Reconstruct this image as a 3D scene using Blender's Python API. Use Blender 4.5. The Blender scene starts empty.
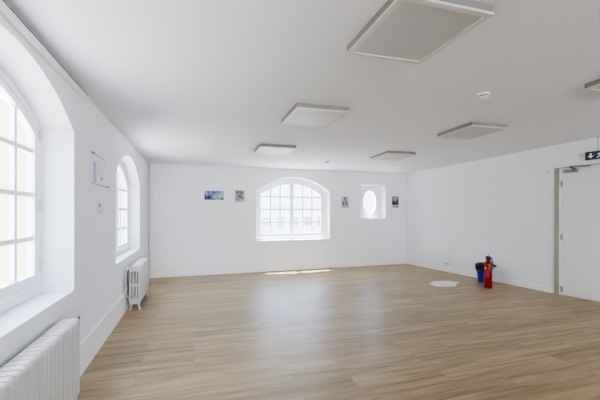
import bpy, bmesh, math, random
from mathutils import Vector, Matrix
from mathutils.geometry import tessellate_polygon
random.seed(7)
C = bpy.context.scene.collection
PI = math.pi

# ------------------------------------------------------------------ materials
def lin(c):
    return tuple(v/12.92 if v <= .04045 else ((v+.055)/1.055)**2.4 for v in c)

def mat(name, srgb, rough=.6, metal=0., spec=.5, noise=0., nscale=20., bump=0., bscale=120.):
    m = bpy.data.materials.new(name); m.use_nodes = True
    nt = m.node_tree; N = nt.nodes; L = nt.links
    b = N['Principled BSDF']
    col = lin(srgb)
    b.inputs['Base Color'].default_value = (*col, 1)
    b.inputs['Roughness'].default_value = rough
    b.inputs['Metallic'].default_value = metal
    b.inputs['Specular IOR Level'].default_value = spec
    tc = N.new('ShaderNodeTexCoord')
    if noise:
        n = N.new('ShaderNodeTexNoise'); n.inputs['Scale'].default_value = nscale
        n.inputs['Detail'].default_value = 4
        L.new(tc.outputs['Object'], n.inputs['Vector'])
        mx = N.new('ShaderNodeMix'); mx.data_type = 'RGBA'
        mx.inputs[6].default_value = (*[v*(1-noise) for v in col], 1)
        mx.inputs[7].default_value = (*[min(1, v*(1+noise*.5)) for v in col], 1)
        L.new(n.outputs['Fac'], mx.inputs[0]); L.new(mx.outputs[2], b.inputs['Base Color'])
    if bump:
        n2 = N.new('ShaderNodeTexNoise'); n2.inputs['Scale'].default_value = bscale
        L.new(tc.outputs['Object'], n2.inputs['Vector'])
        bp = N.new('ShaderNodeBump'); bp.inputs['Strength'].default_value = bump
        bp.inputs['Distance'].default_value = .002
        L.new(n2.outputs['Fac'], bp.inputs['Height']); L.new(bp.outputs['Normal'], b.inputs['Normal'])
    return m

M = {}
M['wall'] = mat('wall_paint', (.915, .92, .935), .8, spec=.25, noise=.02, nscale=1.5, bump=.15)
M['ceil'] = mat('ceiling_paint', (.89, .895, .915), .9, spec=.2, noise=.02, nscale=1.2)
M['trim'] = mat('trim_paint', (.93, .925, .915), .5, noise=.015, nscale=3)
M['sash'] = mat('window_paint', (.955, .96, .97), .4, noise=.02, nscale=5)
M['door'] = mat('door_paint', (.89, .89, .885), .5, noise=.015, nscale=2)
M['frame'] = mat('door_frame_paint', (.62, .61, .58), .5, noise=.03, nscale=6)
M['rad'] = mat('radiator_enamel', (.77, .76, .755), .35, noise=.02, nscale=8)
M['bezel'] = mat('lamp_bezel', (.80, .80, .78), .5, noise=.02, nscale=4)
M['panel'] = mat('lamp_casing_shaded', (.52, .51, .49), .5, noise=.02, nscale=4)  # grey darkened to paint in the shade on the lamps' near sides
M['metal'] = mat('brushed_metal', (.62, .61, .60), .35, metal=.8, noise=.05, nscale=40)
M['armgrey'] = mat('arm_grey', (.50, .50, .49), .45, noise=.05, nscale=30)
M['dkmetal'] = mat('dark_metal', (.36, .36, .36), .4, metal=.5, noise=.05, nscale=40)
M['pipe'] = mat('pipe_paint', (.72, .71, .69), .5, noise=.04, nscale=10)
M['black'] = mat('black_plastic', (.07, .07, .075), .45, noise=.2, nscale=40)
M['bag'] = mat('bin_bag_film', (.075, .075, .085), .3, noise=.3, nscale=25, bump=.8, bscale=40)
M['blue'] = mat('blue_plastic', (.03, .11, .55), .4, noise=.05, nscale=20)
M['red'] = mat('red_enamel', (.52, .02, .06), .25, noise=.05, nscale=20)
M['white'] = mat('white_plastic', (.90, .90, .89), .4, noise=.02, nscale=15)
M['paper'] = mat('paper', (.90, .90, .91), .8, noise=.02, nscale=15)
M['film'] = mat('plastic_sheet', (.80, .81, .86), .3, noise=.06, nscale=9, bump=.5, bscale=25)
M['ink'] = mat('grey_ink', (.62, .62, .66), .7, noise=.05, nscale=50)
M['gap'] = mat('shadow_gap_tone', (.34, .34, .35), .8, noise=.05)  # dark tone of the shadow gap over the trunking
M['faintblue'] = mat('faint_blue', (.74, .75, .84), .7, noise=.05)
M['dkink'] = mat('dark_ink', (.48, .48, .56), .7, noise=.05, nscale=50)
M['blueink'] = mat('blue_ink', (.68, .72, .84), .7, noise=.06, nscale=30)
M['sign'] = mat('sign_green', (.13, .19, .26), .35, noise=.05, nscale=20)
M['signw'] = mat('sign_white', (.90, .93, .94), .4, noise=.02, nscale=20)
M['facade'] = mat('pale_render', (.62, .61, .60), .9, noise=.03, nscale=.6)
M['cream'] = mat('cream_render', (.64, .58, .43), .9, noise=.05, nscale=.5)
M['fwin'] = mat('far_window_glass', (.36, .36, .38), .3, noise=.1, nscale=1)
M['ftrim'] = mat('far_window_frame', (.66, .65, .64), .7, noise=.03, nscale=1)
M['court'] = mat('courtyard_gravel', (.66, .655, .65), .9, noise=.1, nscale=3)

def slate_mat():
    m = bpy.data.materials.new('roof_slate'); m.use_nodes = True
    nt = m.node_tree; N = nt.nodes; L = nt.links; b = N['Principled BSDF']
    b.inputs['Roughness'].default_value = .8
    tc = N.new('ShaderNodeTexCoord'); mp = N.new('ShaderNodeMapping')
    mp.inputs['Rotation'].default_value = (PI/2, 0, 0)
    br = N.new('ShaderNodeTexBrick')
    br.inputs['Color1'].default_value = (*lin((.62, .61, .60)), 1)
    br.inputs['Color2'].default_value = (*lin((.59, .58, .57)), 1)
    br.inputs['Mortar'].default_value = (*lin((.52, .51, .50)), 1)
    br.inputs['Scale'].default_value = 1.
    br.inputs['Brick Width'].default_value = .7; br.inputs['Row Height'].default_value = 1.1
    br.inputs['Mortar Size'].default_value = .06
    L.new(tc.outputs['Object'], mp.inputs['Vector']); L.new(mp.outputs[0], br.inputs['Vector'])
    L.new(br.outputs['Color'], b.inputs['Base Color'])
    return m
M['slate'] = slate_mat()

def glass_mat():
    m = bpy.data.materials.new('window_glass'); m.use_nodes = True
    nt = m.node_tree; N = nt.nodes; L = nt.links
    N.remove(N['Principled BSDF'])
    t = N.new('ShaderNodeBsdfTransparent'); t.inputs[0].default_value = (.96, .975, .98, 1)
    g = N.new('ShaderNodeBsdfGlossy'); g.inputs['Roughness'].default_value = .02
    lw = N.new('ShaderNodeLayerWeight'); lw.inputs['Blend'].default_value = .5
    pw = N.new('ShaderNodeMath'); pw.operation = 'POWER'; pw.inputs[1].default_value = 5
    fr = N.new('ShaderNodeMath'); fr.operation = 'MULTIPLY_ADD'; fr.inputs[1].default_value = .5; fr.inputs[2].default_value = .02
    L.new(lw.outputs['Facing'], pw.inputs[0]); L.new(pw.outputs[0], fr.inputs[0])
    mx = N.new('ShaderNodeMixShader')
    L.new(fr.outputs[0], mx.inputs[0]); L.new(t.outputs[0], mx.inputs[1]); L.new(g.outputs[0], mx.inputs[2])
    L.new(mx.outputs[0], N['Material Output'].inputs['Surface'])
    return m
M['glass'] = glass_mat()

def floor_mat():
    m = bpy.data.materials.new('oak_plank_floor'); m.use_nodes = True
    nt = m.node_tree; N = nt.nodes; L = nt.links; b = N['Principled BSDF']
    tc = N.new('ShaderNodeTexCoord')
    br = N.new('ShaderNodeTexBrick'); br.offset = .37; br.offset_frequency = 2
    br.inputs['Scale'].default_value = 1.
    br.inputs['Brick Width'].default_value = 1.22; br.inputs['Row Height'].default_value = .18
    br.inputs['Mortar Size'].default_value = .0012; br.inputs['Mortar Smooth'].default_value = .3
    br.inputs['Bias'].default_value = 0.
    br.inputs['Color1'].default_value = (*lin((.685, .60, .455)), 1)
    br.inputs['Color2'].default_value = (*lin((.61, .525, .39)), 1)
    br.inputs['Mortar'].default_value = (*lin((.53, .45, .33)), 1)
    L.new(tc.outputs['Object'], br.inputs['Vector'])
    # long grain streaks along X, shifted per plank by the plank colour
    mp = N.new('ShaderNodeMapping'); mp.inputs['Scale'].default_value = (.9, 14, 1)
    add = N.new('ShaderNodeVectorMath'); add.operation = 'MULTIPLY_ADD'
    sepm = N.new('ShaderNodeVectorMath'); sepm.operation = 'SCALE'; sepm.inputs['Scale'].default_value = 37.
    L.new(br.outputs['Color'], sepm.inputs[0])
    vadd = N.new('ShaderNodeVectorMath'); vadd.operation = 'ADD'
    L.new(tc.outputs['Object'], mp.inputs['Vector'])
    L.new(mp.outputs[0], vadd.inputs[0]); L.new(sepm.outputs[0], vadd.inputs[1])
    n1 = N.new('ShaderNodeTexNoise'); n1.inputs['Scale'].default_value = 1.5; n1.inputs['Detail'].default_value = 6
    n1.inputs['Distortion'].default_value = .6
    L.new(vadd.outputs[0], n1.inputs['Vector'])
    r1 = N.new('ShaderNodeValToRGB')
    r1.color_ramp.elements[0].position = .32; r1.color_ramp.elements[0].color = (.48, .43, .375, 1)
    r1.color_ramp.elements[1].position = .62; r1.color_ramp.elements[1].color = (1.1, 1.08, 1.06, 1)
    L.new(n1.outputs['Fac'], r1.inputs[0])
    mul = N.new('ShaderNodeMix'); mul.data_type = 'RGBA'; mul.blend_type = 'MULTIPLY'
    mul.inputs[0].default_value = .8
    L.new(br.outputs['Color'], mul.inputs[6]); L.new(r1.outputs[0], mul.inputs[7])
    # fine fibre
    mp2 = N.new('ShaderNodeMapping'); mp2.inputs['Scale'].default_value = (4, 90, 1)
    L.new(tc.outputs['Object'], mp2.inputs['Vector'])
    n2 = N.new('ShaderNodeTexNoise'); n2.inputs['Scale'].default_value = 1.; n2.inputs['Detail'].default_value = 3
    L.new(mp2.outputs[0], n2.inputs['Vector'])
    r2 = N.new('ShaderNodeValToRGB')
    r2.color_ramp.elements[0].position = .3; r2.color_ramp.elements[0].color = (.82, .80, .78, 1)
    r2.color_ramp.elements[1].position = .65; r2.color_ramp.elements[1].color = (1.05, 1.05, 1.05, 1)
    L.new(n2.outputs['Fac'], r2.inputs[0])
    mul2 = N.new('ShaderNodeMix'); mul2.data_type = 'RGBA'; mul2.blend_type = 'MULTIPLY'
    mul2.inputs[0].default_value = .7
    L.new(mul.outputs[2], mul2.inputs[6]); L.new(r2.outputs[0], mul2.inputs[7])
    L.new(mul2.outputs[2], b.inputs['Base Color'])
    b.inputs['Roughness'].default_value = .40
    b.inputs['Specular IOR Level'].default_value = .45
    bp = N.new('ShaderNodeBump'); bp.inputs['Strength'].default_value = .12; bp.inputs['Distance'].default_value = .002
    L.new(n1.outputs['Fac'], bp.inputs['Height']); L.new(bp.outputs[0], b.inputs['Normal'])
    return m
M['floor'] = floor_mat()

def diffuser_mat():
    m = bpy.data.materials.new('prismatic_diffuser'); m.use_nodes = True
    nt = m.node_tree; N = nt.nodes; L = nt.links; b = N['Principled BSDF']
    tc = N.new('ShaderNodeTexCoord')
    v = N.new('ShaderNodeTexVoronoi'); v.inputs['Scale'].default_value = 60; v.inputs['Randomness'].default_value = .1
    L.new(tc.outputs['Object'], v.inputs['Vector'])
    r = N.new('ShaderNodeValToRGB')
    r.color_ramp.elements[0].color = (*lin((.76, .75, .755)), 1)
    r.color_ramp.elements[1].color = (*lin((.70, .70, .71)), 1)
    L.new(v.outputs['Distance'], r.inputs[0]); L.new(r.outputs[0], b.inputs['Base Color'])
    b.inputs['Roughness'].default_value = .5
    return m
M['diff'] = diffuser_mat()

def print_mat():
    m = bpy.data.materials.new('printed_picture'); m.use_nodes = True
    nt = m.node_tree; N = nt.nodes; L = nt.links; b = N['Principled BSDF']
    a = N.new('ShaderNodeAttribute'); a.attribute_name = 'print'
    L.new(a.outputs['Color'], b.inputs['Base Color'])
    b.inputs['Roughness'].default_value = .6; b.inputs['Specular IOR Level'].default_value = .2
    return m
M['print'] = print_mat()

# ------------------------------------------------------------------ mesh helpers
def V(*a): return Vector(a)

def link(name, bm, material, parent=None, smooth=False, bevel=0., angle=40):
    bmesh.ops.recalc_face_normals(bm, faces=bm.faces[:])
    me = bpy.data.meshes.new(name); bm.to_mesh(me); bm.free()
    me.materials.append(material)
    if smooth:
        for p in me.polygons: p.use_smooth = True
        me.set_sharp_from_angle(angle=math.radians(angle))
    o = bpy.data.objects.new(name, me); C.objects.link(o)
    if parent: o.parent = parent
    if bevel:
        md = o.modifiers.new('bevel', 'BEVEL'); md.width = bevel; md.segments = 2; md.limit_method = 'ANGLE'
    return o

def box(bm, x0, x1, y0, y1, z0, z1, mtx=None):
    vs = [bm.verts.new((x, y, z)) for x in (x0, x1) for y in (y0, y1) for z in (z0, z1)]
    for f in ((0,1,3,2), (4,6,7,5), (0,4,5,1), (2,3,7,6), (0,2,6,4), (1,5,7,3)):
        bm.faces.new([vs[i] for i in f])
    if mtx:
        for v in vs: v.co = mtx @ v.co
    return vs

def tube(bm, pts, r, seg=12, cap=True):
    pts = [Vector(p) for p in pts]; rings = []
    rs = r if isinstance(r, (list, tuple)) else [r]*len(pts)
    ref = None
    for i, p in enumerate(pts):
        a = pts[max(i-1, 0)]; b = pts[min(i+1, len(pts)-1)]
        t = (b-a).normalized()
        if ref is None:
            ref = V(0, 0, 1) if abs(t.z) < .9 else V(1, 0, 0)
        u = (ref - t*ref.dot(t)).normalized(); w = t.cross(u); ref = u
        rings.append([bm.verts.new(p + (u*math.cos(k*2*PI/seg) + w*math.sin(k*2*PI/seg))*rs[i]) for k in range(seg)])
    for a, b in zip(rings, rings[1:]):
        for k in range(seg):
            bm.faces.new((a[k], a[(k+1) % seg], b[(k+1) % seg], b[k]))
    if cap:
        bm.faces.new(rings[0][::-1]); bm.faces.new(rings[-1])

def lathe(bm, prof, seg=32, c=(0, 0, 0), wob=None):
    rings = []
    for i, (r, z) in enumerate(prof):
        if r < 1e-5:
            rings.append([bm.verts.new((c[0], c[1], c[2]+z))])
        else:
            ring = []
            for k in range(seg):
                a = k*2*PI/seg
                dr, dz = wob(i, a) if wob else (0, 0)
                ring.append(bm.verts.new((c[0]+(r+dr)*math.cos(a), c[1]+(r+dr)*math.sin(a), c[2]+z+dz)))
            rings.append(ring)
    for a, b in zip(rings, rings[1:]):
        for k in range(seg):
            k2 = (k+1) % seg
            if len(a) == 1 and len(b) == 1: continue
            if len(a) == 1: bm.faces.new((a[0], b[k], b[k2]))
            elif len(b) == 1: bm.faces.new((a[k], a[k2], b[0]))
            else: bm.faces.new((a[k], a[k2], b[k2], b[k]))

def plate(bm, outer, holes, fn, d0, d1):
    """polygon (u,z) with holes, extruded between depths d0 and d1; fn(u,z,d) -> point"""
    polys = [outer]+list(holes)
    flat = [p for q in polys for p in q]
    tris = tessellate_polygon([[Vector((u, z, 0)) for u, z in q] for q in polys])
    A = [bm.verts.new(fn(u, z, d0)) for u, z in flat]
    B = [bm.verts.new(fn(u, z, d1)) for u, z in flat]
    for t in tris:
        try:
            bm.faces.new([A[i] for i in t]); bm.faces.new([B[i] for i in t][::-1])
        except ValueError: pass
    s = 0
    for q in polys:
        n = len(q)
        for i in range(n):
            j = (i+1) % n
            bm.faces.new((A[s+i], A[s+j], B[s+j], B[s+i]))
        s += n

def empty(name, loc=(0, 0, 0), rz=0.):
    o = bpy.data.objects.new(name, None); C.objects.link(o)
    o.location = loc; o.rotation_euler = (0, 0, rz); o.empty_display_size = .1
    return o

def thing(name, label, cat, loc=(0, 0, 0), rz=0., group=None):
    return tag(empty(name, loc, rz), label, cat, group)

def tag(o, label, cat, group=None):
    o['label'] = label; o['category'] = cat
    if group: o['group'] = group
    return o

def struct(o):
    o['kind'] = 'structure'; return o

def arch(u0, u1, z0, zs, rise, n=28):
    """arched outline, counter-clockwise from bottom left"""
    h = (u1-u0)/2; uc = (u0+u1)/2; R = (h*h+rise*rise)/(2*rise); zc = zs+rise-R
    a0 = math.atan2(zs-zc, h)
    pts = [(u0, z0), (u1, z0)]
    for i in range(n+1):
        a = a0 + (PI-2*a0)*i/n
        pts.append((uc+R*math.cos(a), zc+R*math.sin(a)))
    return pts, uc, zc, R

# ------------------------------------------------------------------ room shell
XL = -.91
BLp, BRp = V(XL, 7.551), V(5.401, 7.633)          # rear wall corners
RNp = BRp + (V(5.836, 3.42)-BRp)*3.71             # right wall runs on behind the camera
YR = RNp.y
def ceil_z(x, y):
    t = (7.6-y)/4.2
    return 2.39 + t*(.025 + .085*max(0, (x+.91)/6.6))

def wall_obj(name, P, Q, outn, holes, T, zfun, extra=None, mtl=None):
    d = (Q-P); Lw = d.length; d = d/Lw
    def fn(u, z, w): return (P.x+d.x*u+outn.x*w, P.y+d.y*u+outn.y*w, z)
    bm = bmesh.new()
    outer = [(0, 0), (Lw, 0), (Lw, zfun(Q.x, Q.y)), (0, zfun(P.x, P.y))]
    plate(bm, outer, holes, fn, 0, T)
    if extra: extra(bm, fn)
    return struct(link(name, bm, mtl or M['wall'])), fn, Lw

LRp = V(XL, YR)
# left wall, u measured from the rear of the room backwards? keep u = world Y - YR
uY = lambda y: y-YR
W1 = dict(u0=uY(1.225), u1=uY(3.075), z0=.735, zs=1.99, rise=.295)
W2 = dict(u0=uY(4.557), u1=uY(6.43), z0=.725, zs=1.84, rise=.35)
holes = [arch(**W1)[0], arch(**W2)[0]]
_, fnL, _ = wall_obj('wall_left', LRp, BLp, V(-1, 0), holes, .295, ceil_z)
# back wall
dB = (BRp-BLp).normalized(); nB = V(-dB.y, dB.x)
uB = lambda x: (x-XL)/dB.x
W3 = dict(u0=uB(1.353), u1=uB(3.186), z0=.715, zs=1.863, rise=.335)
ou0, ou1, oz0, oz1 = uB(4.043), uB(4.764), 1.212, 2.073
oc = (uB(4.418), 1.633); oa, ob = .205, .325
def ell(c, a, b, n=40): return [(c[0]+a*math.cos(2*PI*i/n), c[1]+b*math.sin(2*PI*i/n)) for i in range(n)]
rect = [(ou0, oz0), (ou1, oz0), (ou1, oz1), (ou0, oz1)]
def oval_back(bm, fn): plate(bm, rect, [ell(oc, oa, ob)], fn, .2, .30)
_, fnB, LB = wall_obj('wall_back', BLp, BRp, nB, [arch(**W3)[0], rect], .30, ceil_z, oval_back)
# right wall (door opening) : u measured from the back corner
dR = (RNp-BRp).normalized(); nR = V(-dR.y, dR.x)
if nR.x < 0: nR = -nR
def uR(y): return (BRp.y-y)/(-dR.y)
DU0, DU1, DH = uR(3.965), uR(2.99), 2.085
_, fnR, LR = wall_obj('wall_right', BRp, RNp, nR, [[(DU0, .0005), (DU1, .0005), (DU1, DH), (DU0, DH)]], .2, ceil_z)
# rear wall behind the viewer
def rear_fn(z): pass
wall_obj('wall_front', RNp, LRp, V(0, -1), [], .2, ceil_z)

bm = bmesh.new()
corners = [LRp+V(-.5, -.25), RNp+V(.3, -.25), BRp+V(.3, .28), BLp+V(-.5, .28)]
def slab(bm, pts, z0f, z1f):
    a = [bm.verts.new((p.x, p.y, z0f(p))) for p in pts]; b = [bm.verts.new((p.x, p.y, z1f(p))) for p in pts]
    bm.faces.new(a[::-1]); bm.faces.new(b)
    for i in range(4):
        j = (i+1) % 4; bm.faces.new((a[i], a[j], b[j], b[i]))
slab(bm, corners, lambda p: -.12, lambda p: 0)
struct(link('floor', bm, M['floor']))
bm = bmesh.new()
# ceiling follows the slightly uneven wall tops
n = 12
grid0 = {}; grid1 = {}
for i in range(n+1):
    for j in range(n+1):
        s, t = i/n, j/n
        p = (corners[0]*(1-s)+corners[1]*s)*(1-t) + (corners[3]*(1-s)+corners[2]*s)*t
        z = ceil_z(p.x, p.y)
        grid0[i, j] = bm.verts.new((p.x, p.y, z)); grid1[i, j] = bm.verts.new((p.x, p.y, z+.15))
for i in range(n):
    for j in range(n):
        for g in (grid0, grid1):
            bm.faces.new((g[i, j], g[i+1, j], g[i+1, j+1], g[i, j+1]))
for k in range(n):
    for a, b in (((k, 0), (k+1, 0)), ((k, n), (k+1, n)), ((0, k), (0, k+1)), ((n, k), (n, k+1))):
        bm.faces.new((grid0[a], grid0[b], grid1[b], grid1[a]))
struct(link('ceiling', bm, M['ceil'], smooth=True))

# plinth / skirting boards (profiled: board with a sloped top)
def skirting(name, fn, u0, u1, h, t):
    bm = bmesh.new()
    prof = [(0, 0), (-t, 0), (-t, h-.012), (-t*.4, h), (0, h)]
    a = [bm.verts.new(fn(u0, z, w)) for w, z in prof]; b = [bm.verts.new(fn(u1, z, w)) for w, z in prof]
    for i in range(len(prof)):
        j = (i+1) % len(prof); bm.faces.new((a[i], a[j], b[j], b[i]))
    bm.faces.new(a[::-1]); bm.faces.new(b)
    return struct(link(name, bm, M['trim']))
skirting('baseboard_left', fnL, 0, (BLp-LRp).length, .262, .018)
skirting('baseboard_back', fnB, .018, LB-.012, .255, .02)
skirting('baseboard_right', fnR, 0.0, DU0-.08, .10, .012)

# ------------------------------------------------------------------ windows
def arched_window(name, spec, fn, d, fr, sash_w, rail, rows, hinge=False):
    """two-leaf casement in an arched opening, frame front at depth d"""
    root = struct(empty(name))
    u0, u1, z0, zs, rise = (spec[k] for k in ('u0', 'u1', 'z0', 'zs', 'rise'))
    outer, uc, zc, R = arch(u0+.001, u1-.001, z0+.001, zs, rise-.001)
    def inner(w, wb, ua=None, ub=None, n=24):
        a, b = u0+w, u1-w; r = R-w
        la = a if ua is None else ua; lb = b if ub is None else ub
        zz = lambda u: zc+math.sqrt(max(0, r*r-(u-uc)**2))
        pts = [(la, z0+wb), (lb, z0+wb)]
        for i in range(n+1):
            u = lb+(la-lb)*i/n; pts.append((u, zz(u)))
        return pts
    bm = bmesh.new()
    plate(bm, outer, [inner(fr, .05)], fn, d, d+.07)
    link('window_frame', bm, M['sash'], root)
    mid = .045
    for side in (0, 1):
        g = .004
        ua, ub = ((u0+fr+g, uc-.003) if side == 0 else (uc+.003, u1-fr-g))
        leaf = inner(fr+g, .056, ua, ub)
        ga, gb = ((ua+sash_w, ub-mid) if side == 0 else (ua+mid, ub-sash_w))
        opening = inner(fr+g+sash_w, rail, ga, gb)
        bm = bmesh.new()
        plate(bm, leaf, [opening], fn, d+.008, d+.055)
        s = link('sash', bm, M['sash'], root)
        if side == 0: first = s
        bm = bmesh.new()
        r = R-(fr+g+sash_w); mw = .0165
        for k in (1, 2):
            u = ga+(gb-ga)*k/3; zt = zc+math.sqrt(max(0, r*r-(u-uc)**2))
            plate(bm, [(u-mw, z0+rail), (u+mw, z0+rail), (u+mw, zt), (u-mw, zt)], [], fn, d+.016, d+.046)
        for z in rows:
            plate(bm, [(ga, z-mw), (gb, z-mw), (gb, z+mw), (ga, z+mw)], [], fn, d+.017, d+.045)
        link('glazing_bars', bm, M['sash'], s)
        bm = bmesh.new()
        plate(bm, inner(fr+g+sash_w-.006, rail-.006, ga-.006, gb+.006), [], fn, d+.029, d+.033)
        link('glass_pane', bm, M['glass'], s)
        if hinge:
            uh = u0+fr if side == 0 else u1-fr
            for z in (z0+.22, (z0+zs)/2+.05, zs-.05):
                bm = bmesh.new()
                p = Vector(fn(uh, z-.045, d-.006)); q = Vector(fn(uh, z+.045, d-.006))
                tube(bm, [p, p.lerp(q, .5), q], .007, 8)
                link('hinge', bm, M['pipe'], s, smooth=True)
    # cover strip and rod-bolt over the meeting stiles
    bm = bmesh.new()
    plate(bm, [(uc-.022, z0+.06), (uc+.022, z0+.06), (uc+.022, zc+R-fr-.02), (uc-.022, zc+R-fr-.02)], [], fn, d-.006, d+.0075)
    link('meeting_strip', bm, M['sash'], root, bevel=.004)
    bm = bmesh.new()
    p0 = Vector(fn(uc, z0+.09, d-.016)); p1 = Vector(fn(uc, zs+.1, d-.016))
    tube(bm, [p0, p0.lerp(p1, .5), p1], .007, 8)
    zk = z0+.42
    a = Vector(fn(uc, zk, d-.016)); b_ = Vector(fn(uc, zk, d-.05)); c_ = Vector(fn(uc, zk-.10, d-.055))
    tube(bm, [a, b_, c_], .009, 8)
    link('window_bolt', bm, M['sash'], root, smooth=True)
    # rain rail at the bottom of the sashes
    bm = bmesh.new()
    plate(bm, [(u0+fr, z0+.056), (u1-fr, z0+.056), (u1-fr, z0+.085), (u0+fr, z0+.085)], [], fn, d-.012, d+.0075)
    link('bottom_rail', bm, M['sash'], root, bevel=.004)
    return root

arched_window('window_1', W1, fnL, .215, .05, .05, .15, (1.16, 1.484, 1.81), hinge=True)
arched_window('window_2', W2, fnL, .17, .05, .05, .12, (1.10, 1.41, 1.72))
arched_window('window_3', W3, fnB, .20, .09, .055, .15, (1.13, 1.435, 1.737))

w4 = struct(empty('window_4'))
bm = bmesh.new(); plate(bm, ell(oc, oa-.001, ob-.001), [ell(oc, oa-.014, ob-.014)], fnB, .2005, .235); link('window_frame', bm, M['sash'], w4)
bm = bmesh.new(); plate(bm, ell(oc, oa-.012, ob-.012), [], fnB, .204, .209); link('glass_pane', bm, M['glass'], w4)

# ------------------------------------------------------------------ door in right wall
door = struct(empty('door_1'))
fw = .05
def door_part(name, pts, d0, d1, m, holes=(), parent=door, bevel=0.):
    bm = bmesh.new(); plate(bm, pts, list(holes), fnR, d0, d1); return link(name, bm, m, parent, bevel=bevel)
# casing : sits on the wall face around the opening (no bottom rail)
U0, U1 = DU0, DU1
casing = [(U0-fw-.02, 0), (U0+.02, 0), (U0+.02, DH-.02), (U1-.02, DH-.02), (U1-.02, 0), (U1+fw+.02, 0), (U1+fw+.02, DH+.035), (U0-fw-.02, DH+.035)]
casing = [(U0-.072, 0.001), (U0-.001, .001), (U0-.001, DH+.001), (U1+.001, DH+.001), (U1+.001, .001), (U1+.055, .001), (U1+.055, DH+.014), (U0-.072, DH+.014)]
door_part('door_casing', casing, -.022, -.001, M['frame'], bevel=.004)
jamb = [(U0+.001, .001), (U0+.026, .001), (U0+.026, DH-.026), (U1-.026, DH-.026), (U1-.026, .001), (U1-.001, .001), (U1-.001, DH-.001), (U0+.001, DH-.001)]
door_part('door_frame', jamb, -.012, .14, M['trim'])
reb = [(U0+.02, .001), (U0+.045, .001), (U0+.045, DH-.045), (U1-.045, DH-.045), (U1-.045, .001), (U1-.02, .001), (U1-.02, DH-.02), (U0+.02, DH-.02)]
door_part('door_stop', reb, .038, .06, M['trim'])
door_part('threshold', [(U0+.03, .001), (U1-.03, .001), (U1-.03, .03), (U0+.03, .03)], .0385, .07, M['black'])
leaf = door_part('door_leaf', [(U0+.03, .008), (U1-.03, .008), (U1-.03, DH-.03), (U0+.03, DH-.03)], -.006, .036, M['door'], bevel=.003)
for z in (.10, .955, 1.83):
    bm = bmesh.new()
    p = Vector(fnR(U0+.028, z-.05, -.018)); q = Vector(fnR(U0+.028, z+.05, -.018))
    tube(bm, [p, p.lerp(q, .5), q], .009, 10)
    plate(bm, [(U0+.03, z-.045), (U0+.052, z-.045), (U0+.052, z+.045), (U0+.03, z+.045)], [], fnR, -.010, -.005)
    link('hinge', bm, M['metal'], leaf, smooth=True)
bm = bmesh.new()
plate(bm, [(U1-.11, .93), (U1-.065, .93), (U1-.065, 1.15), (U1-.11, 1.15)], [], fnR, -.016, -.005)
a = Vector(fnR(U1-.087, 1.04, -.012)); b_ = Vector(fnR(U1-.087, 1.04, -.06)); c_ = Vector(fnR(U1-.21, 1.04, -.062))
tube(bm, [a, b_, c_], .010, 10)
link('door_handle', bm, M['metal'], leaf, smooth=True)
bm = bmesh.new()   # closer body on the leaf top, arm to the casing
plate(bm, [(U0+.08, 2.0), (U0+.27, 2.0), (U0+.27, 2.05), (U0+.08, 2.05)], [], fnR, -.05, -.0065)
cl = link('door_closer', bm, M['metal'], door, bevel=.006)
bm = bmesh.new()
plate(bm, [(U0+.19, DH-.006), (U0+.45, DH-.020), (U0+.45, DH+.006), (U0+.19, DH+.02)], [], fnR, -.058, -.036)
link('closer_arm', bm, M['armgrey'], cl, bevel=.003)
bm = bmesh.new()
p = Vector(fnR(U0+.25, 2.035, -.06)); q = Vector(fnR(U0+.18, 2.095, -.055))
tube(bm, [p, p.lerp(q, .5), q], .013, 8)
p = Vector(fnR(U0+.25, 2.02, -.075)); q = Vector(fnR(U0+.25, 2.06, -.075)); tube(bm, [p, q], .022, 12)
link('closer_pivot', bm, M['dkmetal'], cl, smooth=True)

# ------------------------------------------------------------------ trunking, corner pipe
bm = bmesh.new()
y0, y1 = YR+.01, 3.36
def trunk(bm, xa, xb, za, zb, y0, y1):
    vs = [bm.verts.new((x, y, z+ceil_z(XL, y))) for y in (y0, y1) for x, z in ((xa, za), (xb, za), (xb, zb), (xa, zb))]
    for f in ((0,1,2,3), (7,6,5,4), (0,4,5,1), (1,5,6,2), (2,6,7,3), (3,7,4,0)): bm.faces.new([vs[i] for i in f])
trunk(bm, XL, XL+.022, -.090, -.037, y0, y1)
struct(link('trim_1', bm, M['trim'], bevel=.003))
bm = bmesh.new(); trunk(bm, XL, XL+.0225, -.0368, -.030, y0, y1)
struct(link('trunking_shadow_line', bm, M['gap']))  # solid dark strip standing in for the shadow gap above the trunking
bm = bmesh.new(); trunk(bm, XL, XL+.009, -.03, -.016, y1, 7.54)
struct(link('trim_3', bm, M['trim']))

bm = bmesh.new()
px, py = XL+.028, 7.50
tube(bm, [(px, py, .001), (px, py, .8), (px, py, 1.6), (px, py, ceil_z(px, py)-.002)], .011, 10)
t = thing('heating_pipe', 'thin grey vertical heating pipe in the far left corner, floor to ceiling', 'pipe')
link('pipe_run', bm, M['pipe'], t, smooth=True)
for z in (.34, 1.3, 2.32):
    bm = bmesh.new(); tube(bm, [(px, py, z-.012), (px, py, z+.012)], .019, 12); tube(bm, [(px, py, z), (px-.027, py, z)], .006, 8)
    link('pipe_clip', bm, M['pipe'], t, smooth=True)

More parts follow.
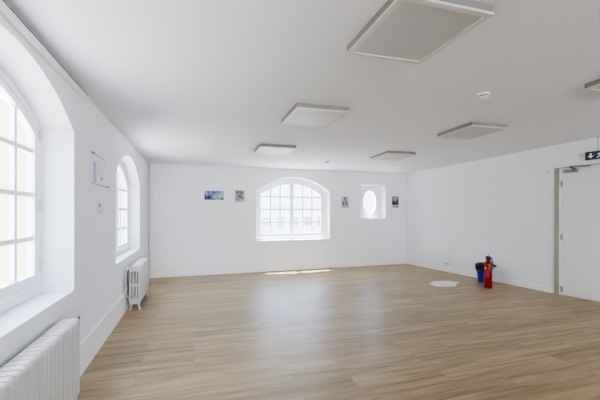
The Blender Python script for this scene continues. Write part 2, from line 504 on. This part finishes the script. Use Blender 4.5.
# ------------------------------------------------------------------ radiators
def section_mesh(depth, h, th):
    """cast-iron section: rounded slab in (depth, height) pierced by slots between its columns"""
    bm = bmesh.new()
    def rr(x0, x1, z0, z1, r, n=5):
        out = []
        for cx, cz, a0 in ((x1-r, z0+r, -PI/2), (x1-r, z1-r, 0), (x0+r, z1-r, PI/2), (x0+r, z0+r, PI)):
            for i in range(n+1):
                a = a0+PI/2*i/n; out.append((cx+r*math.cos(a), cz+r*math.sin(a)))
        return out
    holes = []
    ncol = 4; cw = depth/ncol
    for k in range(1, ncol):
        x = cw*k
        for za, zb in ((.08, h*.5-.015), (h*.5+.015, h-.07)):
            holes.append(rr(x-.0065, x+.0065, za, zb, .006, 3))
    plate(bm, rr(0, depth, 0, h, .03), holes, lambda u, z, w: (u, w-th/2, z), 0, th)
    return bm

def radiator(label, x_back, y_far, depth, n, z0, h, pitch, valve_y):
    t = thing('cast_iron_radiator', label, 'radiator', (x_back, y_far, 0), 0, None)
    th = pitch*.8
    first = link('section', section_mesh(depth, h, th), M['rad'], t, smooth=True, bevel=pitch*.3, angle=50)
    first.modifiers['bevel'].segments = 3
    first.modifiers['bevel'].angle_limit = math.radians(50)
    first.location = (0, -pitch/2, z0)
    for k in range(1, n):
        o = first.copy(); C.objects.link(o); o.parent = t; o.location = (0, -pitch*(k+.5), z0)
    for k in (0, n-1):
        for sx in (0, 1):
            bm = bmesh.new()
            xc = depth*.18 if sx == 0 else depth*.82
            e = -.012 if sx == 0 else .012
            tube(bm, [(xc+e*1.5, -pitch*(k+.5), .001), (xc+e, -pitch*(k+.5), .015), (xc, -pitch*(k+.5), z0*.6), (xc, -pitch*(k+.5), z0+.03)], [.02, .015, .013, .018], 10)
            link('foot', bm, M['rad'], t, smooth=True)
    return t

t = radiator('long white column radiator in the near left corner, below the big window', XL+.025, 2.69, .125, 23, .075, .545, .058, 2.65)
bm = bmesh.new()
tube(bm, [(.10, -.004, .575), (.10, .03, .575), (.10, .055, .575)], [.013, .013, .009], 10)
tube(bm, [(.10, .045, .56), (.10, .05, .585), (.10, .062, .612)], [.012, .010, .008], 10)
link('bleed_valve', bm, M['dkmetal'], t, smooth=True)
t = radiator('short white column radiator under the far window on the left wall', XL+.055, 5.97, .145, 15, .085, .525, .058, 5.0)
bm = bmesh.new()
tube(bm, [(-.02, -.94, .61), (-.025, -.955, .55), (-.025, -.955, .40), (-.025, -.955, .25), (0, -.935, .20), (.05, -.87, .17)], .012, 10)
link('feed_pipe', bm, M['pipe'], t, smooth=True)
bm = bmesh.new()
lathe(bm, [(0, 0), (.02, 0), (.024, .02), (.02, .05), (0, .055)], 14, (-.012, -.945, .575))
link('valve_knob', bm, M['white'], t, smooth=True)

# ------------------------------------------------------------------ ceiling lamps
def ceiling_lamp(label, x0, x1, y0, y1, proto=None, th=.055):
    cx, cy = (x0+x1)/2, (y0+y1)/2
    z = ceil_z(cx, cy)
    rx = math.atan((ceil_z(cx, cy+.3)-ceil_z(cx, cy-.3))/.6); ry = -math.atan((ceil_z(cx+.3, cy)-ceil_z(cx-.3, cy))/.6)
    W, D = .58, .62
    if proto is None:
        t = thing('ceiling_lamp', label, 'ceiling light', (cx, cy, z-.001), 0, 'square ceiling lights')
        bm = bmesh.new()
        o_ = [(-W/2, -D/2), (W/2, -D/2), (W/2, D/2), (-W/2, D/2)]; i_ = [(a*.88, b*.88) for a, b in o_]
        plate(bm, o_, [i_], lambda u, z, w: (u, z, w), -th, -th+.014)
        link('lamp_frame', bm, M['bezel'], t, bevel=.003)
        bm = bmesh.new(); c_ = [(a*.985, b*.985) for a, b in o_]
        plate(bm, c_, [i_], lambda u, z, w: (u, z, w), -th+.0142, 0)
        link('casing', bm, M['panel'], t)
        bm = bmesh.new(); box(bm, -W*.44+.0005, W*.44-.0005, -D*.44+.0005, D*.44-.0005, -th+.006, -.012)
        link('diffuser', bm, M['diff'], t)
    else:
        t = proto.copy(); C.objects.link(t); t.location = (cx, cy, z-.001)
        for ch in proto.children:
            c = ch.copy(); C.objects.link(c); c.parent = t
        t['label'] = label
    t.rotation_euler = (rx, ry, 0)
    return t
L0 = ceiling_lamp('square unlit ceiling light nearest the viewer, cut by the top edge of the photo', .965, 1.535, 1.385, 2.02)
ceiling_lamp('second square ceiling light of the left row, behind the nearest one', .975, 1.53, 3.14, 3.77, L0)
ceiling_lamp('farthest square ceiling light of the left row, in front of the arched back window', .97, 1.555, 5.1, 5.64, L0)
ceiling_lamp('middle square ceiling light of the right row, just beyond the white round smoke detector', 3.24, 3.82, 3.24, 3.88, L0)
ceiling_lamp('farthest square ceiling light of the right row, near the oval window', 3.21, 3.79, 5.1, 5.64, L0)
ceiling_lamp('square ceiling light at the right edge of the photo, mostly cut off', 3.30, 3.88, 1.44, 2.06, L0)

# detectors
t = thing('smoke_detector', 'white round smoke detector with a dark slot on the right of the ceiling', 'smoke detector', (2.60, 2.47, ceil_z(2.6, 2.47)-.001))
bm = bmesh.new(); lathe(bm, [(0, 0), (.055, 0), (.055, -.012), (.05, -.018), (0, -.018)], 28); link('mounting_base', bm, M['white'], t, smooth=True)
bm = bmesh.new(); lathe(bm, [(0, -.0185), (.040, -.0185), (.040, -.030), (0, -.030)], 28); link('sensor_slot', bm, M['dkmetal'], t, smooth=True)
bm = bmesh.new(); lathe(bm, [(0, -.0305), (.046, -.0305), (.046, -.038), (.03, -.05), (0, -.052)], 28); link('sensor_cap', bm, M['white'], t, smooth=True)
t = thing('smoke_detector', 'tiny grey detector on the far ceiling above the arched back window', 'smoke detector', (2.585, 6.31, ceil_z(2.585, 6.31)-.001))
bm = bmesh.new(); lathe(bm, [(0, 0), (.05, 0), (.05, -.015), (0, -.015)], 24); link('mounting_base', bm, M['white'], t, smooth=True)
bm = bmesh.new(); lathe(bm, [(0, -.0155), (.042, -.0155), (.036, -.035), (.02, -.045), (0, -.045)], 24); link('sensor_cap', bm, M['metal'], t, smooth=True)

# ------------------------------------------------------------------ exit sign, hung close to the right wall
SU0, SU1 = uR(3.58), uR(3.58)+.34
SZ0, SZ1 = 2.163, 2.286
sg = thing('exit_sign', 'dark green emergency exit sign with white down arrow and running figure above the door', 'sign')
def sp(name, pts, d0, d1, m, holes=(), parent=sg):
    bm = bmesh.new(); plate(bm, pts, list(holes), fnR, d0, d1); return link(name, bm, m, parent)
sp('sign_plate', [(SU0, SZ0), (SU1, SZ0), (SU1, SZ1), (SU0, SZ1)], -.06, -.04, M['sign'])
def up(u, z): return (SU0+u*.34, SZ0+z*(SZ1-SZ0))
bm = bmesh.new()
ar = [(.21, .18), (.34, .48), (.25, .44), (.25, .80), (.17, .80), (.17, .44), (.08, .48)]
plate(bm, [up(*p) for p in ar], [], fnR, -.0615, -.0595); link('arrow_symbol', bm, M['signw'], sg)
bm = bmesh.new()   # door of the pictogram with the runner in front of it
plate(bm, [up(.73, .12), up(.94, .12), up(.94, .90), up(.73, .90)], [], fnR, -.0612, -.0598)
link('pictogram_panel', bm, M['signw'], sg)
bm = bmesh.new()
for limb in ([(.585, .68), (.545, .44)], [(.545, .44), (.62, .34), (.61, .13)], [(.545, .44), (.52, .28), (.44, .20)], [(.585, .66), (.645, .54), (.69, .60)], [(.58, .66), (.51, .66), (.475, .50)]):
    for a, b in zip(limb, limb[1:]):
        du, dz = b[0]-a[0], (b[1]-a[1])*.36; l = math.hypot(du, dz); nu, nz = -dz/l*.023, du/l*.023/.36
        plate(bm, [up(a[0]+nu, a[1]+nz), up(a[0]-nu, a[1]-nz), up(b[0]-nu, b[1]-nz), up(b[0]+nu, b[1]+nz)], [], fnR, -.0615, -.0595)
plate(bm, [up(.605+.033*math.cos(i*PI/6), .81+.09*math.sin(i*PI/6)) for i in range(12)], [], fnR, -.0615, -.0595)
link('running_figure', bm, M['signw'], sg)
bm = bmesh.new()
um = SU0+.16; p = Vector(fnR(um, SZ1-.003, -.05)); q = Vector(fnR(um, SZ1, -.05)); q.z = ceil_z(q.x, q.y)-.001
tube(bm, [p, p.lerp(q, .5), q], .006, 8); tube(bm, [q-V(0, 0, .012), q], .02, 12)
link('hanging_rod', bm, M['metal'], sg, smooth=True)

# ------------------------------------------------------------------ socket on right wall
us = uR(6.277)
s_ = thing('wall_socket', 'white double wall socket low on the right wall', 'socket')
bm = bmesh.new(); plate(bm, [(us-.08, .15), (us+.08, .15), (us+.08, .225), (us-.08, .225)], [], fnR, -.012, -.0005); link('face_plate', bm, M['white'], s_, bevel=.003)
for du in (-.04, .04):
    bm = bmesh.new(); plate(bm, [(us+du+.022*math.cos(i*PI/10), .1875+.022*math.sin(i*PI/10)) for i in range(20)], [], fnR, -.0135, -.0115)
    link('outlet', bm, M['frame'], s_)

# ------------------------------------------------------------------ fire extinguisher
t = thing('fire_extinguisher', 'red fire extinguisher standing on the floor in front of the blue bin', 'fire extinguisher', (5.05, 4.695, .001), math.radians(-22))
r = .066
bm = bmesh.new()
lathe(bm, [(0, .006), (r*.9, .006), (r, .02), (r, .415), (r*.98, .435), (r*.86, .46), (r*.62, .482), (.026, .495), (.022, .505), (0, .505)], 36)
link('cylinder', bm, M['red'], t, smooth=True)
bm = bmesh.new(); lathe(bm, [(0, 0), (r*1.02, 0), (r*1.02, .012), (r*.95, .018), (0, .018)], 36); link('base_ring', bm, M['black'], t, smooth=True)
bm = bmesh.new()
lathe(bm, [(0, .500), (.036, .500), (.046, .515), (.046, .535), (.034, .552), (0, .556)], 20)
tube(bm, [(0, 0, .53), (.04, 0, .532), (.062, 0, .525)], [.018, .014, .012], 12)
link('valve_head', bm, M['black'], t, smooth=True)
bm = bmesh.new()
tube(bm, [(-.045, 0, .555), (-.01, 0, .562), (.03, 0, .556), (.05, 0, .548)], [.012, .015, .012, .009], 10)
link('lever', bm, M['black'], t, smooth=True)
bm = bmesh.new()
tube(bm, [(-.05, 0, .53), (-.01, 0, .538), (.02, 0, .54)], [.009, .012, .012], 10)
link('carry_handle', bm, M['black'], t, smooth=True)
bm = bmesh.new()
tube(bm, [(0, 0, .55), (0, 0, .585), (0, 0, .612)], [.007, .007, .006], 8)
link('safety_pin', bm, M['dkmetal'], t, smooth=True)
bm = bmesh.new()
tube(bm, [(.04, 0, .526), (.066, .0, .51), (.078, 0, .47), (.079, 0, .435), (.08, .0, .405)], .0085, 10)
h = link('hose', bm, M['black'], t, smooth=True)
bm = bmesh.new()
tube(bm, [(.072, 0, .415), (.098, 0, .404), (.132, 0, .385)], [.017, .021, .022], 12)
link('nozzle', bm, M['black'], h, smooth=True)
bm = bmesh.new()   # wrap-round label facing the room
seg = 14; a0, a1 = math.radians(165), math.radians(255)
for za, zb in ((.345, .372), (.20, .335)):
    vs = [[bm.verts.new(((r+.0008)*math.cos(a0+(a1-a0)*i/seg), (r+.0008)*math.sin(a0+(a1-a0)*i/seg), z)) for z in (za, zb)] for i in range(seg+1)]
    if za > .3: vs = vs[4:9]
    for a, b in zip(vs, vs[1:]): bm.faces.new((a[0], b[0], b[1], a[1]))
M['exlabel'] = mat('extinguisher_label', (.58, .05, .10), .4, noise=.15, nscale=60)
lb = link('label_band', bm, M['exlabel'], t, smooth=True)
lb.data.materials.append(M['paper'])
for p in lb.data.polygons:
    if p.center.z > .34: p.material_index = 1

# ------------------------------------------------------------------ blue bin with black bag
t = thing('waste_bin', 'blue plastic waste bin with a black bag over its rim, by the right wall', 'bin', (5.42, 5.13, .001))
bm = bmesh.new()
lathe(bm, [(0, 0), (.105, 0), (.11, .008), (.143, .335), (.149, .34), (.149, .347), (.139, .347), (.104, .012), (0, .012)], 40)
link('bin_body', bm, M['blue'], t, smooth=True)
bm = bmesh.new()
def wob(i, a):
    k = (0, 1, 1, .6, .5, .3)[min(i, 5)]
    return (.006*k*math.sin(9*a+i)+.004*k*math.sin(17*a), -.02*(1 if i == 0 else .2)*math.sin(3*a+1)+.012*(i == 0)*math.sin(11*a))
lathe(bm, [(.142, .225), (.153, .27), (.160, .32), (.159, .351), (.150, .359), (.134, .349), (.126, .25), (.10, .05), (0, .03)], 60, wob=wob)
link('bin_bag', bm, M['bag'], t, smooth=True)

# ------------------------------------------------------------------ crumpled sheet on floor
P = [(4.288, 5.334), (4.488, 5.436), (4.768, 5.428), (4.843, 5.323), (4.924, 5.228), (4.705, 5.108), (4.603, 4.961), (4.398, 4.982), (4.207, 5.043), (4.253, 5.206)]
cx = sum(p[0] for p in P)/len(P); cy = sum(p[1] for p in P)/len(P)
bm = bmesh.new(); rings = []
rnd = random.Random(3)
for k, s in enumerate((1, .75, .5, .25)):
    ring = []
    for i in range(len(P)):
        for j in (0, .5):
            q = P[(i+1) % len(P)]; x = P[i][0]*(1-j)+q[0]*j; y = P[i][1]*(1-j)+q[1]*j
            ring.append(bm.verts.new(((x-cx)*s, (y-cy)*s, .003+rnd.random()*(.010 if k else .002))))
    rings.append(ring)
for a, b in zip(rings, rings[1:]):
    n_ = len(a)
    for i in range(n_): bm.faces.new((a[i], a[(i+1) % n_], b[(i+1) % n_], b[i]))
bm.faces.new(rings[-1])
o = link('plastic_sheet', bm, M['film']); o.location = (cx, cy, 0)
md = o.modifiers.new('thick', 'SOLIDIFY'); md.thickness = .0015; md.offset = 1
tag(o, 'crumpled white plastic sheet lying on the wooden floor', 'sheet')

# ------------------------------------------------------------------ pictures
def picture(name, label, cat, fn, u0, u1, z0, z1, rows, margin, parent=None, depth=.004):
    """printed sheet: colours of the print live on the vertices of its front face"""
    t = thing(name, label, cat)
    ml, mr, mb, mt = margin
    bm = bmesh.new(); plate(bm, [(u0-ml, z0-mb), (u1+mr, z0-mb), (u1+mr, z1+mt), (u0-ml, z1+mt)], [], fn, -depth, -.0006)
    link('paper_sheet', bm, M['paper'], t)
    nr, nc = len(rows), len(rows[0])
    verts = []; cols = []
    for i, row in enumerate(rows):
        for j, c in enumerate(row):
            if not isinstance(c, tuple): c = (c, c, c*1.02)
            verts.append(fn(u0+(u1-u0)*j/(nc-1), z1+(z0-z1)*i/(nr-1), -depth-.0006)); cols.append((*lin(c), 1))
    faces = [(i*nc+j, i*nc+j+1, (i+1)*nc+j+1, (i+1)*nc+j) for i in range(nr-1) for j in range(nc-1)]
    me = bpy.data.meshes.new('printed_image'); me.from_pydata(verts, [], faces)
    at = me.color_attributes.new('print', 'FLOAT_COLOR', 'POINT')
    for k, c in enumerate(cols): at.data[k].color = c
    me.materials.append(M['print'])
    o = bpy.data.objects.new('printed_image', me); C.objects.link(o); o.parent = t
    return t
pic1 = [
 [(.60,.60,.70),(.5,.52,.66),(.33,.33,.55),(.50,.53,.70),(.25,.35,.5),(.28,.4,.5),(.3,.42,.55),(.35,.5,.65),(.45,.62,.85),(.5,.65,.85)],
 [(.55,.53,.62),(.68,.68,.85),(.33,.30,.55),(.62,.64,.82),(.28,.36,.5),(.35,.45,.5),(.5,.6,.65),(.38,.53,.65),(.6,.72,.88),(.42,.6,.85)],
 [(.32,.30,.46),(.65,.65,.8),(.55,.5,.75),(.40,.42,.62),(.42,.48,.58),(.6,.68,.7),(.5,.58,.62),(.68,.78,.8),(.68,.78,.85),(.55,.7,.86)],
 [(.13,.12,.24),(.45,.43,.58),(.15,.15,.35),(.3,.33,.55),(.5,.58,.68),(.65,.72,.72),(.5,.58,.62),(.70,.80,.8),(.7,.8,.85),(.6,.74,.86)],
 [(.30,.30,.42),(.28,.28,.42),(.07,.09,.26),(.30,.36,.5),(.52,.58,.64),(.62,.68,.64),(.5,.58,.58),(.68,.75,.72),(.45,.53,.55),(.5,.62,.74)],
 [(.12,.12,.16),(.15,.15,.2),(.42,.44,.52),(.33,.38,.42),(.38,.43,.42),(.33,.40,.38),(.5,.58,.5),(.6,.66,.6),(.28,.34,.36),(.26,.31,.33)]]
xb = lambda u: uB(u)
picture('poster', 'wide blue and white picture pinned left of the back window', 'picture', fnB, uB(.215), uB(.63), 1.64, 1.835, pic1, (.012, .012, .012, .012))
pic2 = [[.62,.55,.50,.52,.60,.74],[.60,.22,.45,.42,.40,.72],[.72,.45,.62,.48,.45,.74],[.72,.58,.25,.32,.70,.76],[.52,.5,.55,.40,.38,.5],[.74,.5,.52,.66,.70,.68],[.74,.6,.72,.7,.62,.74]]
picture('poster', 'black and white print on the back wall beside the blue picture', 'picture', fnB, uB(.875), uB(1.09), 1.60, 1.862, pic2, (.012, .03, .03, .015))
pic3 = [[.62,.50,.38,.50,.62],[.74,.74,.22,.74,.74],[.74,.70,.36,.70,.74],[.70,.26,.66,.30,.72],[.72,.36,.5,.42,.62],[.72,.5,.70,.5,.6],[.74,.62,.52,.70,.74]]
picture('poster', 'small grey print on the back wall between the arched and oval windows', 'picture', fnB, uB(3.50), uB(3.70), 1.485, 1.752, pic3, (.012, .012, .02, .012))
pic4 = [[.42,.42,.44,.46,.45],[.40,.55,.62,.56,.42],[.35,.5,.66,.5,.33],[.3,.45,.6,.28,.14],[.2,.3,.45,.24,.14],[.14,.09,.3,.2,.09],[.2,.14,.25,.2,.14],[.76,.74,.6,.76,.74],[.7,.55,.6,.45,.4],[.76,.76,.76,.76,.76]]
picture('poster', 'dark photo print on the back wall right of the oval window', 'picture', fnB, uB(4.965), uB(5.165), 1.475, 1.79, pic4, (.012, .012, .008, .012))

# wall chart and notice on left wall
t = thing('wall_chart', 'pale chart with blue side strip and thin rails on the left wall between the windows', 'poster')
def lp(name, y0, y1, z0, z1, d0, d1, m, parent=t):
    bm = bmesh.new(); plate(bm, [(uY(y0), z0), (uY(y1), z0), (uY(y1), z1), (uY(y0), z1)], [], fnL, d0, d1); return link(name, bm, m, parent)
lp('chart_sheet', 3.54, 4.06, 1.635, 1.91, -.004, -.0006, M['paper'])
lp('blue_strip', 3.585, 3.69, 1.645, 1.845, -.0052, -.0042, M['blueink'])
lp('top_rail', 3.52, 4.02, 1.907, 1.915, -.012, -.0045, M['pipe'])
lp('bottom_rail', 3.54, 4.14, 1.626, 1.634, -.012, -.0006, M['pipe'])
lp('rail_clip', 3.51, 3.585, 1.905, 1.921, -.018, -.0125, M['dkmetal'])
lp('rail_clip', 4.05, 4.14, 1.622, 1.638, -.018, -.0125, M['dkmetal'])
lp('printed_mark', 3.86, 3.92, 1.68, 1.72, -.0052, -.0042, M['ink'])
bm = bmesh.new()
for k in range(7):
    z = 1.86-.025*k
    plate(bm, [(uY(3.74), z), (uY(3.98-.03*(k % 3)), z), (uY(3.98-.03*(k % 3)), z+.005), (uY(3.74), z+.005)], [], fnL, -.0050, -.0042)
M['faint'] = mat('faint_ink', (.80, .80, .83), .7, noise=.03)
link('text_lines', bm, M['faint'], t)
t = thing('notice', 'small white notice with a dark round mark below the chart on the left wall', 'notice')
lp('notice_sheet', 3.645, 3.97, 1.33, 1.50, -.003, -.0006, M['paper'], t)
bm = bmesh.new(); plate(bm, [(uY(3.815+.042*math.cos(i*PI/10)), 1.427+.02*math.sin(i*PI/10)) for i in range(20)], [], fnL, -.0042, -.0032); link('round_mark', bm, M['dkink'], t)
lp('text_line', 3.70, 3.93, 1.372, 1.380, -.0042, -.0032, M['blueink'], t)
lp('text_line', 3.74, 3.90, 1.352, 1.359, -.0042, -.0032, M['blueink'], t)
# small sticker by the door
ust = uR(4.15)
bm = bmesh.new(); plate(bm, [(ust-.035, 2.035), (ust+.035, 2.035), (ust+.035, 2.055), (ust-.035, 2.055)], [], fnR, -.003, -.0005)
tag(link('sticker', bm, M['faintblue']), 'tiny pale blue sticker high on the right wall left of the door', 'sticker')

# ------------------------------------------------------------------ outside
bm = bmesh.new(); box(bm, -40, 60, -30, 90, -4.3, -4.0); struct(link('ground', bm, M['court']))

def house(label, loc, rz, W, H, D, mat_wall, rows, cols, ww, wh, zfirst, zstep, roof, x0=None):
    t = thing('building', label, 'building', loc, rz)
    bm = bmesh.new(); box(bm, -W/2, W/2, 0, D, 0, H); link('facade', bm, mat_wall, t)
    if roof:
        bm = bmesh.new()
        vs = [bm.verts.new(p) for p in ((-W/2-.3, -.3, H), (W/2+.3, -.3, H), (W/2+.3, D, H), (-W/2-.3, D, H), (-W/2+1, 2.2, H+roof), (W/2-1, 2.2, H+roof), (W/2-1, D-1, H+roof), (-W/2+1, D-1, H+roof))]
        for f in ((0,1,5,4), (1,2,6,5), (2,3,7,6), (3,0,4,7), (4,5,6,7), (3,2,1,0)): bm.faces.new([vs[i] for i in f])
        link('roof', bm, M['slate'], t)
    step = W/cols
    for r_ in range(rows):
        for c in range(cols):
            x = -W/2+step*(c+.5); z = zfirst+zstep*r_
            bm = bmesh.new()
            plate(bm, [(x-ww/2-.1, z-.1), (x+ww/2+.1, z-.1), (x+ww/2+.1, z+wh+.1), (x-ww/2-.1, z+wh+.1)], [], lambda u, z, w: (u, w, z), -.06, -.002)
            f = link('window_surround', bm, M['ftrim'], t)
            bm = bmesh.new()
            for a in (0, 1):
                for b in (0, 1):
                    xa = x-ww/2+a*(ww/2+.05); za = z+b*(wh/2+.08)
                    plate(bm, [(xa, za), (xa+ww/2-.05, za), (xa+ww/2-.05, za+wh/2-.08), (xa, za+wh/2-.08)], [], lambda u, z, w: (u, w, z), -.08, -.0605)
            link('panes', bm, M['fwin'], f)
    return t
house('pale building with small windows seen through the arched back window', (9.5, 45, -4), 0, 34, 6.2, 10, M['facade'], 1, 17, .95, 1.25, 3.55, 3, 12)
house('cream building seen through the large left window', (-9, 20, -4), PI/2, 70, 11, 8, M['cream'], 0, 1, 1, 1, 1, 1, 0)

# ------------------------------------------------------------------ light
w = bpy.data.worlds.new('sky'); bpy.context.scene.world = w; w.use_nodes = True
bg = w.node_tree.nodes['Background']
bg.inputs[0].default_value = (.52, .67, 1.0, 1); bg.inputs[1].default_value = 13.5
def light(name, kind, loc, direction, energy, color=(1, 1, 1), **kw):
    l = bpy.data.lights.new(name, kind); l.energy = energy; l.color = color
    for k, v in kw.items(): setattr(l, k, v)
    o = bpy.data.objects.new(name, l); C.objects.link(o); o.location = loc
    o.rotation_euler = Vector(direction).to_track_quat('-Z', 'Y').to_euler()
    return o
el = math.radians(71.5)
light('sun', 'SUN', (2, 12, 12), (.01, -math.cos(el), -math.sin(el)), 62, (1, .96, .88), angle=.009)
light('fill_light', 'AREA', (2.6, -7.4, 1.35), (.02, 1, .0), 380, (.82, .90, 1.0), shape='RECTANGLE', size=6.0, size_y=2.0)  # added soft fill lamp behind the camera, no real source there

# ------------------------------------------------------------------ camera
cam = bpy.data.cameras.new('camera'); cam.sensor_width = 36; cam.lens = 20; cam.shift_y = 13/600
cam.clip_start = .05; cam.clip_end = 300
co = bpy.data.objects.new('camera', cam); C.objects.link(co)
co.location = (0, 0, 1.35); co.rotation_euler = (PI/2, 0, -math.atan(106/333.33))
sc = bpy.context.scene; sc.camera = co
sc.view_settings.view_transform = 'AgX'; sc.view_settings.look = 'AgX - Medium High Contrast'; sc.view_settings.exposure = 0.70
sc.cycles.max_bounces = 14; sc.cycles.diffuse_bounces = 8; sc.cycles.transparent_max_bounces = 16
sc.cycles.sample_clamp_indirect = 8
